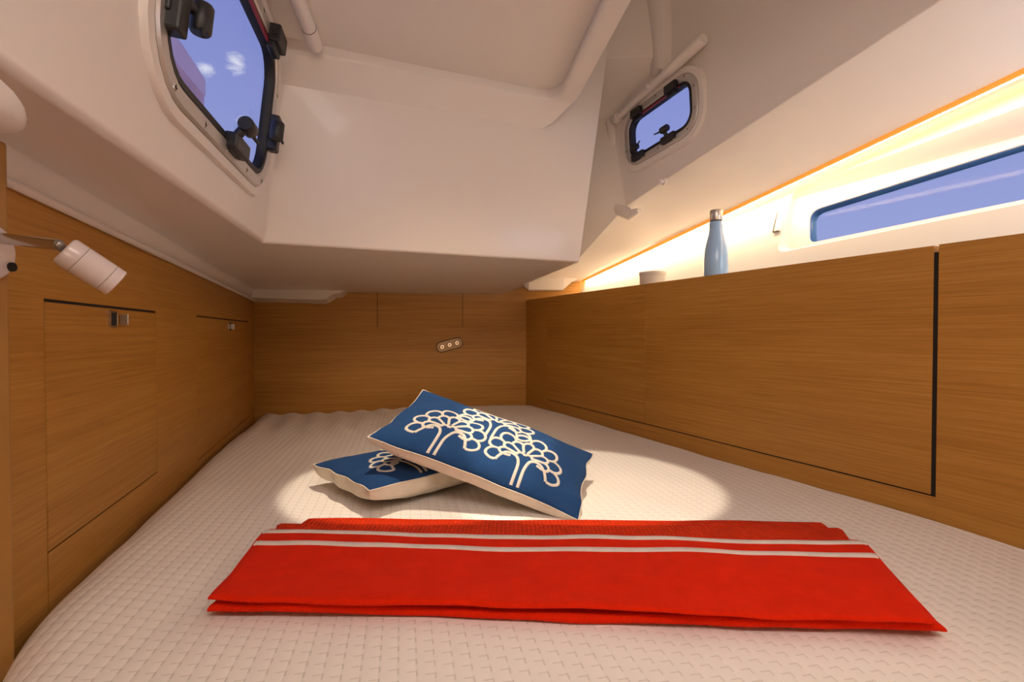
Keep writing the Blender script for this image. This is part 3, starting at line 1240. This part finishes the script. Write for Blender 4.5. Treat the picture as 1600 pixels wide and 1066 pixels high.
# ------------------------------------------------------------------ bed
ZB = -0.344
bed = empty('bed', Matrix.Translation((0, 1.3, ZF)))
tag(bed, 'wide berth mattress under a white basket weave quilt between the oak sides', 'bed')
NI, NJ = 150, 190
vs = []
for j in range(NJ + 1):
    t = j / NJ
    for i in range(NI + 1):
        s = i / NI
        s = s * s * (3 - 2 * s) * 0.35 + s * 0.65
        Ya = 0.10 + t * (2.20 - 0.10)
        Y = Ya
        for _ in range(3):
            xl = -0.412 - 0.325 * Y + 0.010 + max(0, 0.72 - Y) ** 2 * 0.85
            xr = 1.19 - 0.4525 * Y - 0.003
            X = xl + s * (xr - xl)
            Yb = 2.469 + 0.149 * X - 0.004
            Y = 0.10 + t * (Yb - 0.10)
        dl = (X - xl)
        db = (Yb - Y)
        z = ZB
        r = 0.085
        if dl < r:
            z -= 0.046 * (1 - math.sqrt(max(0, 1 - (1 - dl / r) ** 2)))
        r2 = 0.05
        if db < r2:
            z -= 0.016 * (1 - math.sqrt(max(0, 1 - (1 - db / r2) ** 2)))
        if X < -0.35 and Y > 1.7:
            z -= 0.018 * min(1, (Y - 1.7) / 0.5) * min(1, (-0.35 - X) / 0.6)
        z += 0.0045 * (noise.noise(V((X * 3.2, Y * 2.6, 0))))
        z += 0.003 * noise.noise(V((X * 9, Y * 7, 3.1)))
        # gathers in the far left corner
        wgt = max(0, min(1, (Y - 1.55) / 0.4)) * max(0, min(1, (-0.15 - X) / 0.4))
        z += wgt * 0.004 * math.sin((X + 0.35 * Y) * 60 + 2 * noise.noise(V((X * 4, Y * 4, 7))))
        # slack dip at the quilt's right near side
        z -= 0.004 * math.exp(-((X - 0.55) / 0.12) ** 2 - ((Y - 0.75) / 0.2) ** 2)
        vs.append((X, Y - 1.3, z - ZF))
fs = []
Wd = NI + 1
for j in range(NJ):
    for i in range(NI):
        a = j * Wd + i
        fs.append((a, a + 1, a + Wd + 1, a + Wd))
# skirt
border = [i for i in range(Wd)] + [j * Wd + NI for j in range(1, NJ + 1)] + [NJ * Wd + i for i in range(NI - 1, -1, -1)] + [j * Wd for j in range(NJ - 1, 0, -1)]
base = len(vs)
for b in border:
    x, y, z = vs[b]
    vs.append((x, y, z - 0.10))
nb = len(border)
for k in range(nb):
    fs.append((border[k], border[(k + 1) % nb], base + (k + 1) % nb, base + k))
me = bpy.data.meshes.new('quilt')
me.from_pydata(vs, [], fs)
me.update()
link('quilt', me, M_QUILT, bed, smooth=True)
bm = bmesh.new()
poly = [(-0.50, 0.14), (1.06, 0.14), (1.06, 0.30), (0.06, 2.44), (-1.14, 2.26), (-0.60, 0.60)]
for z0, z1 in ((0.0, 0.50),):
    A = [bm.verts.new((x, y - 1.3, z0)) for x, y in poly]
    B = [bm.verts.new((x, y - 1.3, z1)) for x, y in poly]
    bridge(bm, A, B)
    bm.faces.new(A[::-1])
    bm.faces.new(B)
obj('berth_base', bm, M_OAK, bed)

# ------------------------------------------------------------------ cushions
def cushion(name, label, mw, L, Wd_, tt, tb, seed, motif_list, dents):
    root = empty(name, mw)
    tag(root, label, 'cushion', 'navy cushions with cream tree motifs')
    N, Mv = 64, 44

    def surf(x, y, top, lift=0.0):
        px = L / 2 * x * (1 - 0.035 * (1 - y * y) - 0.03 * noise.noise(V((y * 3, seed + (2 if x > 0 else 0), 1))))
        py = Wd_ / 2 * y * (1 - 0.06 * (1 - x * x) - 0.035 * noise.noise(V((x * 3, seed + (2 if y > 0 else 0), 2))))
        hx = max(0, 1 - abs(x) ** 2.6)
        hy = max(0, 1 - abs(y) ** 2.4)
        if top:
            h = tt * (hx * hy) ** 0.55
        else:
            h = -tb * (hx * hy) ** 0.24
        rim = 0.0
        for (dx, dy, rad, amp) in dents:
            rim += amp * math.exp(-((x - dx) ** 2 + (y - dy) ** 2) / rad ** 2)
        edge = max(abs(x), abs(y)) ** 6
        h += (0.005 * noise.noise(V((x * 2.2 + seed, y * 1.8, 5))) + 0.002 * noise.noise(V((x * 7 + seed, y * 4, 6)))) * (1 - edge)
        return V((px, py, h + rim + lift))
    xs = [math.sin(math.pi / 2 * (2 * i / N - 1)) for i in range(N + 1)]
    ys = [math.sin(math.pi / 2 * (2 * i / Mv - 1)) for i in range(Mv + 1)]
    for top, nm, mt in ((True, 'front_fabric', M_BLUE), (False, 'back_fabric', M_CREAM)):
        v = [surf(x, y, top) for y in ys for x in xs]
        f = []
        for j in range(Mv):
            for i in range(N):
                a = j * (N + 1) + i
                q = (a, a + 1, a + N + 2, a + N + 1)
                f.append(q if top else q[::-1])
        me = bpy.data.meshes.new(nm)
        me.from_pydata(v, [], f)
        me.update()
        o = link(nm, me, mt, root, smooth=True)
        tag(o, 'navy blue printed front' if top else 'plain cream linen back')
    # piping along the seam
    pathp = [surf(x, -1, True) for x in xs] + [surf(1, y, True) for y in ys[1:]] + [surf(x, 1, True) for x in xs[::-1][1:]] + [surf(-1, y, True) for y in ys[::-1][1:]]
    bmx = bmesh.new()
    rings = []
    n = len(pathp)
    for i in range(n):
        t = (pathp[(i + 1) % n] - pathp[i - 1]).normalized()
        s = t.cross(V((0, 0, 1))).normalized()
        u = s.cross(t)
        rings.append([bmx.verts.new(pathp[i] + s * 0.0016 * math.cos(a) + u * 0.0016 * math.sin(a)) for a in (0, 1.26, 2.51, 3.77, 5.03)])
    for i in range(n):
        A, B = rings[i], rings[(i + 1) % n]
        for k in range(5):
            bmx.faces.new((A[k], A[(k + 1) % 5], B[(k + 1) % 5], B[k]))
    obj('piping', bmx, M_CREAM, root, smooth=True)

    # tree motif: ribbons laid on the front fabric
    def tree(cx, cy, sc, flip=1):
        R = []
        pol = lambda a, r: (r * math.cos(a), r * math.sin(a))
        for sd in (-1, 1):
            p = [(sd * 0.0066, -0.074), (sd * 0.0066, -0.040)]
            for k in range(1, 11):
                t = k / 10
                p.append((sd * (0.0066 * (1 - t) ** 2 + 0.0085 * 2 * t * (1 - t) + 0.034 * t * t), -0.040 * (1 - t) ** 2 + 0.004 * 2 * t * (1 - t) - 0.002 * t * t))
            for k in range(1, 7):
                t = k / 6
                p.append((sd * (0.034 + 0.020 * t), -0.002 - 0.034 * t * t - 0.002 * t))
            R.append(p)
        A = [math.radians(-34 + 248 * k / 8) for k in range(9)]
        Mm = [(a + b_) / 2 for a, b_ in zip(A, A[1:])]
        ri, ro = 0.044, 0.066

        def arc_(a, b_, r, bulge):
            pa, pb = V((*pol(a, r), 0)), V((*pol(b_, r), 0))
            mid, d = (pa + pb) / 2, (pb - pa) / 2
            o = mid.normalized() * d.length * bulge
            return [((mid - d * math.cos(q) + o * math.sin(q)).x, (mid - d * math.cos(q) + o * math.sin(q)).y) for q in [math.pi * i / 12 for i in range(13)]]
        for a in Mm[1:-1]:
            R.append([pol(a, r) for r in (0.014, 0.024, 0.032, ri)])
        for a, b_ in zip(Mm, Mm[1:]):
            R.append(arc_(a, b_, ri, 1.05))
        for a, b_ in zip(A, A[1:]):
            R.append(arc_(a, b_, ro, 1.05))
        for a in A[1:-1]:
            R.append([pol(a, r) for r in (0.056, 0.060, ro)])
        for a in (Mm[0], Mm[-1]):
            R.append([pol(a, r) for r in (0.030, 0.036, ri)])
        for cxx in (-0.0085, 0.0085):
            R.append([(cxx + 0.0085 * math.cos(q), 0.002 + 0.009 * math.sin(q)) for q in [math.pi * i / 8 for i in range(9)]])
        return [[(cx + sc * x, cy + sc * y * flip) for x, y in p] for p in R]

    for (cx, cy, sc, flip) in motif_list:
        bmx = bmesh.new()
        w = 0.0066 * 0.5
        for p in tree(cx, cy, sc, flip):
            # densify
            dense = []
            for a, b_ in zip(p, p[1:]):
                m_ = max(1, int(math.dist(a, b_) / 0.004))
                dense += [(a[0] + (b_[0] - a[0]) * i / m_, a[1] + (b_[1] - a[1]) * i / m_) for i in range(m_)]
            dense.append(p[-1])
            prev_ = None
            for i, q in enumerate(dense):
                a = V((*dense[max(i - 1, 0)], 0))
                b_ = V((*dense[min(i + 1, len(dense) - 1)], 0))
                t = (b_ - a).normalized()
                s = V((-t.y, t.x, 0)) * w
                row = []
                bad = False
                for off_, lift in ((-1.0, -0.0004), (-0.8, 0.0011), (0.8, 0.0011), (1.0, -0.0004)):
                    X = q[0] + s.x * off_
                    Yq = q[1] + s.y * off_
                    nx_, ny_ = X / (L / 2), Yq / (Wd_ / 2)
                    if abs(nx_) > 0.965 or abs(ny_) > 0.975:
                        bad = True
                    nx_, ny_ = max(-.97, min(.97, nx_)), max(-.98, min(.98, ny_))
                    row.append(surf(nx_, ny_, True, lift))
                if bad:
                    prev_ = None
                    continue
                row = [bmx.verts.new(c) for c in row]
                if prev_:
                    for k in range(3):
                        bmx.faces.new((prev_[k], prev_[k + 1], row[k + 1], row[k]))
                prev_ = row
        me = bpy.data.meshes.new('tree_motif')
        bmx.to_mesh(me)
        bmx.free()
        o = link('tree_motif', me, M_MOTIF, root, smooth=True)
    return root


def eulerm(c, rz, rx, ry):
    return Matrix.Translation(c) @ Matrix.Rotation(rz, 4, 'Z') @ Matrix.Rotation(ry, 4, 'Y') @ Matrix.Rotation(rx, 4, 'X')


MOT = [(-0.088, -0.052, 1.0, 1), (0.084, -0.052, 1.0, 1), (-0.004, 0.045, 1.05, 1)]
cushion('cushion', 'navy cushion lying tilted on top of the other, whole cream trees showing', eulerm((-0.048, 1.083, -0.241), -0.172, 0.25, 0.315),
        0.431, 0.259, 0.035, 0.042, 1.7, MOT, ((1.0, -1.0, 0.22, -0.004), (1.0, -0.72, 0.14, 0.007), (-1, 1, 0.3, 0.006), (0.3, 0.2, 0.5, 0.004)))
# lower cushion: near-left corner A, near corner B
ang = math.atan2(0.69, 0.72)
ctr = V((-0.4385 + 0.05, 1.12 + 1.232, 0)) / 2
cushion('cushion', 'navy cushion lying flat underneath, mostly hidden, at the left', eulerm((ctr.x, ctr.y, -0.290), ang, 0.0, 0.0),
        0.431, 0.257, 0.026, 0.053, 4.2, MOT, ())

# ------------------------------------------------------------------ folded towel
towel = empty('towel', Matrix.Translation((0.08, 0.75, ZB)))
tag(towel, 'folded red beach towel with two white stripes lying across the quilt', 'towel')
TO = V((0.08, 0.75, ZB))


def bil(c, s, t):
    """c = front-left, front-right, back-right, back-left (x, y)"""
    fl, fr_, br, bl = [V((*q, 0)) for q in c]
    return fl.lerp(fr_, s).lerp(bl.lerp(br, s), t)


def layer(name, corners, z0, th, mat, seed, wob=0.006, split=None, lift=None):
    """one folded layer of cloth: soft slab with rounded front fold"""
    NS = 120
    prof = []
    # cross-section: (t, zfrac) loop from the front underside round to the back
    K = 7
    for k in range(K + 1):
        a = math.pi * k / K
        prof.append((-math.sin(a) * th * 0.5, 0.5 - 0.5 * math.cos(a), 'f'))
    NT = 26
    tops = [i / NT for i in range(1, NT)]
    rows = []
    zf = lift or (lambda s, t: 0.0)
    for i in range(NS + 1):
        s = i / NS
        row = []
        wf = wob * (noise.noise(V((s * 5, seed, 0))) + 0.5 * noise.noise(V((s * 14, seed, 2))))
        wz = 0.0025 * noise.noise(V((s * 7, seed, 9)))

        def P_(t, zfr, extra=0.0):
            p = bil(corners, s, t)
            wb = wob * 0.6 * noise.noise(V((s * 4, seed + 5, 1)))
            p.y += wf * (1 - t) + wb * t + extra
            p.x += wob * noise.noise(V((t * 3, seed + (7 if s > .5 else 3), 0))) * (1 if s in (0, 1) else abs(2 * s - 1) ** 4)
            edge = min(1, min(s, 1 - s) / 0.012)
            zz = z0 + zfr * th * (0.55 + 0.45 * math.sqrt(max(0, 1 - (1 - edge) ** 2)))
            zz += zf(s, t) + wz * (1 - t)
            zz += 0.0022 * noise.noise(V((s * 6, t * 2.5 + seed, 4))) * zfr
            return V((p.x, p.y, zz))
        for (ex, zfr, _) in prof:
            row.append(P_(0.0, zfr, ex))
        for t in tops:
            row.append(P_(t, 1.0))
        for k in range(K + 1):
            a = math.pi * k / K
            row.append(P_(1.0, 0.5 + 0.5 * math.cos(a), math.sin(a) * th * 0.4))
        rows.append(row)
    n = len(rows[0])
    v = [q - V((TO.x, TO.y, 0)) - V((0, 0, ZB)) for r in rows for q in r]
    f = []
    mi = []
    for i in range(NS):
        for k in range(n):
            k2 = (k + 1) % n
            f.append((i * n + k, (i + 1) * n + k, (i + 1) * n + k2, i * n + k2))
            tt_ = 0 if k <= K else ((k - K) / NT if k - K < NT else 1)
            mi.append(1 if (split is not None and tt_ >= split) else 0)
    f.append(tuple(range(n)))
    mi.append(0)
    f.append(tuple((NS * n + k) for k in range(n - 1, -1, -1)))
    mi.append(0)
    me = bpy.data.meshes.new(name)
    me.from_pydata(v, [], f)
    me.update()
    bmx = bmesh.new()
    bmx.from_mesh(me)
    bmesh.ops.recalc_face_normals(bmx, faces=bmx.faces)
    bmx.to_mesh(me)
    bmx.free()
    o = link(name, me, [mat, M_WAFFLE], towel, smooth=True)
    me.set_sharp_from_angle(angle=math.radians(60))
    for p, q in zip(me.polygons, mi):
        p.material_index = q
    K0 = K

    def top(s, t):
        # same surface as above, for stripes
        wf = wob * (noise.noise(V((s * 5, seed, 0))) + 0.5 * noise.noise(V((s * 14, seed, 2))))
        p = bil(corners, s, t)
        wb = wob * 0.6 * noise.noise(V((s * 4, seed + 5, 1)))
        p.y += wf * (1 - t) + wb * t
        edge = min(1, min(s, 1 - s) / 0.012)
        zz = z0 + th * (0.55 + 0.45 * math.sqrt(max(0, 1 - (1 - edge) ** 2))) + zf(s, t) + 0.0025 * noise.noise(V((s * 7, seed, 9))) * (1 - t)
        zz += 0.0022 * noise.noise(V((s * 6, t * 2.5 + seed, 4)))
        return V((p.x, p.y, zz)) - TO
    return top


ZT = ZB + 0.0035
def crease(s, t, k):
    return 0.0042 * noise.noise(V((s * 3.5 + k, t * 1.6, k))) + 0.0016 * noise.noise(V((s * 12, t * 3 + s * 4, k + 3)))


layer('bottom_fold', ((-0.371, 0.621), (0.490, 0.575), (0.545, 0.885), (-0.368, 0.900)), ZT, 0.011, M_TOWEL, 2.2, 0.006, split=0.55,
      lift=lambda s, t: 0.3 * crease(s, t, 4.0) + 0.001)
layer('middle_fold', ((-0.345, 0.660), (0.470, 0.630), (0.545, 0.838), (-0.398, 0.860)), ZT + 0.0108, 0.008, M_WAFFLE, 5.1, 0.006)
topf = layer('top_fold', ((-0.3665, 0.616), (0.470, 0.564), (0.542, 0.795), (-0.398, 0.832)), ZT + 0.0195, 0.0065, M_TOWEL, 8.4, 0.005, split=0.90,
             lift=lambda s, t: -0.0030 * (1 - t) ** 2 * (0.6 + 0.6 * math.sin(s * 9)) - 0.010 * max(0, (t - .85) / .15) ** 2 + crease(s, t, 1.0))
for t0 in (0.665, 0.845):
    bm = bmesh.new()
    prev = None
    for i in range(141):
        s = 0.004 + 0.992 * i / 140
        tw = 0.028
        ps = [topf(s, t0 - tw) + V((0, 0, -0.0002)), topf(s, t0 - tw * .9) + V((0, 0, 0.0012)), topf(s, t0 + tw * .9) + V((0, 0, 0.0012)), topf(s, t0 + tw) + V((0, 0, -0.0002))]
        row = [bm.verts.new(p) for p in ps]
        if prev:
            for k in range(3):
                bm.faces.new((prev[k], prev[k + 1], row[k + 1], row[k]))
        prev = row
    tag(obj('stripe', bm, M_STRIPE, towel, smooth=True), 'white woven stripe')

# ------------------------------------------------------------------ reading lamp on the post
def reading_lamp(label, LO, side, p0, pj, h0, h1):
    """side = +1: base on a face looking +X, -1: looking -X; all points in world space"""
    root = empty('reading_lamp', Matrix.Translation(LO))
    tag(root, label, 'lamp')
    n = 32
    bmx = bmesh.new()
    rg = []
    for (x, k) in ((0.0, 1.0), (0.005, 1.0), (0.0085, 0.93), (0.0095, 0.82)):
        rg.append([bmx.verts.new((side * x, 0.0265 * k * math.cos(2 * math.pi * i / n), 0.031 * k * math.sin(2 * math.pi * i / n))) for i in range(n)])
    for A, B in zip(rg, rg[1:]):
        bridge(bmx, A, B)
    bmx.faces.new(rg[0][::-1])
    bmx.faces.new(rg[-1])
    obj('base', bmx, M_WHITEPAINT, root, smooth=True, sharp=40)
    p0, pj, h0, h1 = p0 - LO, pj - LO, h0 - LO, h1 - LO
    bmx = bmesh.new()
    cyl(bmx, p0, pj, 0.0062, n=18)
    obj('arm', bmx, M_CHROME, root, smooth=True, sharp=40)
    bmx = bmesh.new()
    cyl(bmx, pj, h0 + (h1 - h0) * .04, 0.0042, n=14)
    bmesh.ops.create_uvsphere(bmx, u_segments=16, v_segments=10, radius=0.0058, matrix=Matrix.Translation(pj))
    obj('ball_joint', bmx, M_DULL, root, smooth=True, sharp=50)
    R = 0.0168
    bmx = bmesh.new()
    cyl(bmx, h0, h1, 0, n=40, caps=False, prof=[(.03, .002), (0, R * .80), (.02, R * .93), (.06, R), (.268, R), (.272, R * .975), (.282, R * .975), (.286, R), (.80, R),
                                       (.804, R * .975), (.814, R * .975), (.818, R), (.99, R), (1, R * .96), (1, R * .88), (.90, R * .86)])
    hd = obj('lamp_head', bmx, M_WHITEPAINT, root, smooth=True, sharp=30)
    d = h1 - h0
    bmx = bmesh.new()
    for t in (.277, .809):
        cyl(bmx, h0 + d * (t - .005), h0 + d * (t + .005), R * .982, n=40, caps=False)
    obj('groove', bmx, M_GREY, hd)
    bmx = bmesh.new()
    cyl(bmx, h0 + d * .90, h0 + d * .92, R * .87, n=32)
    obj('lens', bmx, M_CUP, hd)
    bmx = bmesh.new()
    cyl(bmx, V((side * 0.0055, 0.0185, -0.0145)), V((side * 0.0115, 0.0185, -0.0145)), 0.0052, n=16)
    tag(obj('switch', bmx, M_DARK, root), 'small dark round switch')
    return root


reading_lamp('white cylinder reading lamp on a chrome arm fixed to the left post', V((-0.570, 0.556, 0.088)), 1,
             V((-0.561, 0.562, 0.1035)), at(92, 383, 0.560), at(99, 390, 0.566), at(182, 443, 0.600))

# ------------------------------------------------------------------ switch plate on the back wall
c = at(703, 539, 2.4375)
sx = c.x * KB
pm = MW_B @ Matrix.Translation((sx, -0.0005, c.z)) @ Matrix.Rotation(math.radians(-15), 4, 'Y')
plate = empty('switch_plate', pm)
tag(plate, 'small oval bronze switch plate with three chrome buttons on the back wall', 'switch')
bm = bmesh.new()
A = loop(bm, rrect(0.128, 0.052, 0.0255, 8), 0.0)
B = loop(bm, rrect(0.128, 0.052, 0.0255, 8), 0.004)
Cc = loop(bm, rrect(0.121, 0.045, 0.0222, 8), 0.006)
bridge(bm, A, B)
bridge(bm, B, Cc)
bm.faces.new(Cc)
bm.faces.new(A[::-1])
for v in bm.verts:
    v.co = V((v.co.x, -v.co.z, v.co.y))
obj('plate', bm, M_BRONZE, plate, smooth=True, sharp=25)
for x in (-0.036, 0, 0.036):
    bm = bmesh.new()
    cyl(bm, (x, -0.005, 0), (x, -0.012, 0), 0, n=20, prof=[(0, .0125), (.6, .0125), (1, .0095)])
    bt = obj('button', bm, M_BUTTON, plate, smooth=True, sharp=30)
    bm = bmesh.new()
    cyl(bm, (x, -0.011, 0), (x, -0.0128, 0), 0.0045, n=14)
    obj('button_dot', bm, M_BRONZE, bt)

# ------------------------------------------------------------------ things on the shelf
bo = empty('water_bottle', Matrix.Translation((0.600, 1.510, 0.1002)))
tag(bo, 'pale blue metal water bottle with steel cap standing on the shelf', 'bottle')
prof = [(0.030, 0.0), (0.0335, 0.002), (0.0345, 0.006), (0.0345, 0.100), (0.0342, 0.118), (0.0325, 0.138), (0.0290, 0.158), (0.0245, 0.176), (0.0205, 0.192), (0.0188, 0.204), (0.0188, 0.224), (0.0178, 0.2255)]
obj('body', lathe(prof), M_BOTTLE, bo, smooth=True, sharp=45)
obj('seal_ring', lathe([(0.0172, 0.2255), (0.0172, 0.2285)]), M_DARK, bo)
obj('cap', lathe([(0.0170, 0.2285), (0.0178, 0.230), (0.0178, 0.256), (0.0165, 0.2595), (0.010, 0.2605)]), M_STEEL, bo, smooth=True, sharp=35)
cu = empty('cup', Matrix.Translation((0.478, 1.745, 0.1002)))
tag(cu, 'cream cup with a thick rim half hidden behind the shelf edge', 'cup')
obj('body', lathe([(0.034, 0), (0.040, 0.004), (0.0425, 0.06), (0.0432, 0.094), (0.0400, 0.094), (0.0385, 0.03), (0.02, 0.012)]), M_CUP, cu, smooth=True, sharp=40)
bm = bmesh.new()
n = 40
rg = []
for (r, z) in ((0.0430, 0.094), (0.0450, 0.096), (0.0452, 0.103), (0.0440, 0.1055), (0.0405, 0.1055), (0.0398, 0.094)):
    rg.append([bm.verts.new((r * math.cos(2 * math.pi * i / n), r * math.sin(2 * math.pi * i / n), z)) for i in range(n)])
for A, B in zip(rg, rg[1:] + rg[:1]):
    bridge(bm, A, B)
obj('rim', bm, M_CUP, cu, smooth=True, sharp=40)

# ------------------------------------------------------------------ outside: wall seen through the left portlight
bld = empty('quay_wall', Matrix.Translation((-3.2, 4.5, ZF)))
tag(bld, 'mauve wall outside, seen through the left portlight', 'wall')
k = 3.0


def wallpoly(name, px, mat, X, th):
    bmx = bmesh.new()
    P3 = []
    for (u, v) in px:
        r = ray(u, v)
        P3.append(r * (X / r.x))
    A = [bmx.verts.new(p - V((-3.2, 4.5, ZF))) for p in P3]
    B = [bmx.verts.new(p + V((-th, 0, 0)) - V((-3.2, 4.5, ZF))) for p in P3]
    bridge(bmx, A, B)
    bmx.faces.new(A)
    bmx.faces.new(B[::-1])
    obj(name, bmx, mat, bld)


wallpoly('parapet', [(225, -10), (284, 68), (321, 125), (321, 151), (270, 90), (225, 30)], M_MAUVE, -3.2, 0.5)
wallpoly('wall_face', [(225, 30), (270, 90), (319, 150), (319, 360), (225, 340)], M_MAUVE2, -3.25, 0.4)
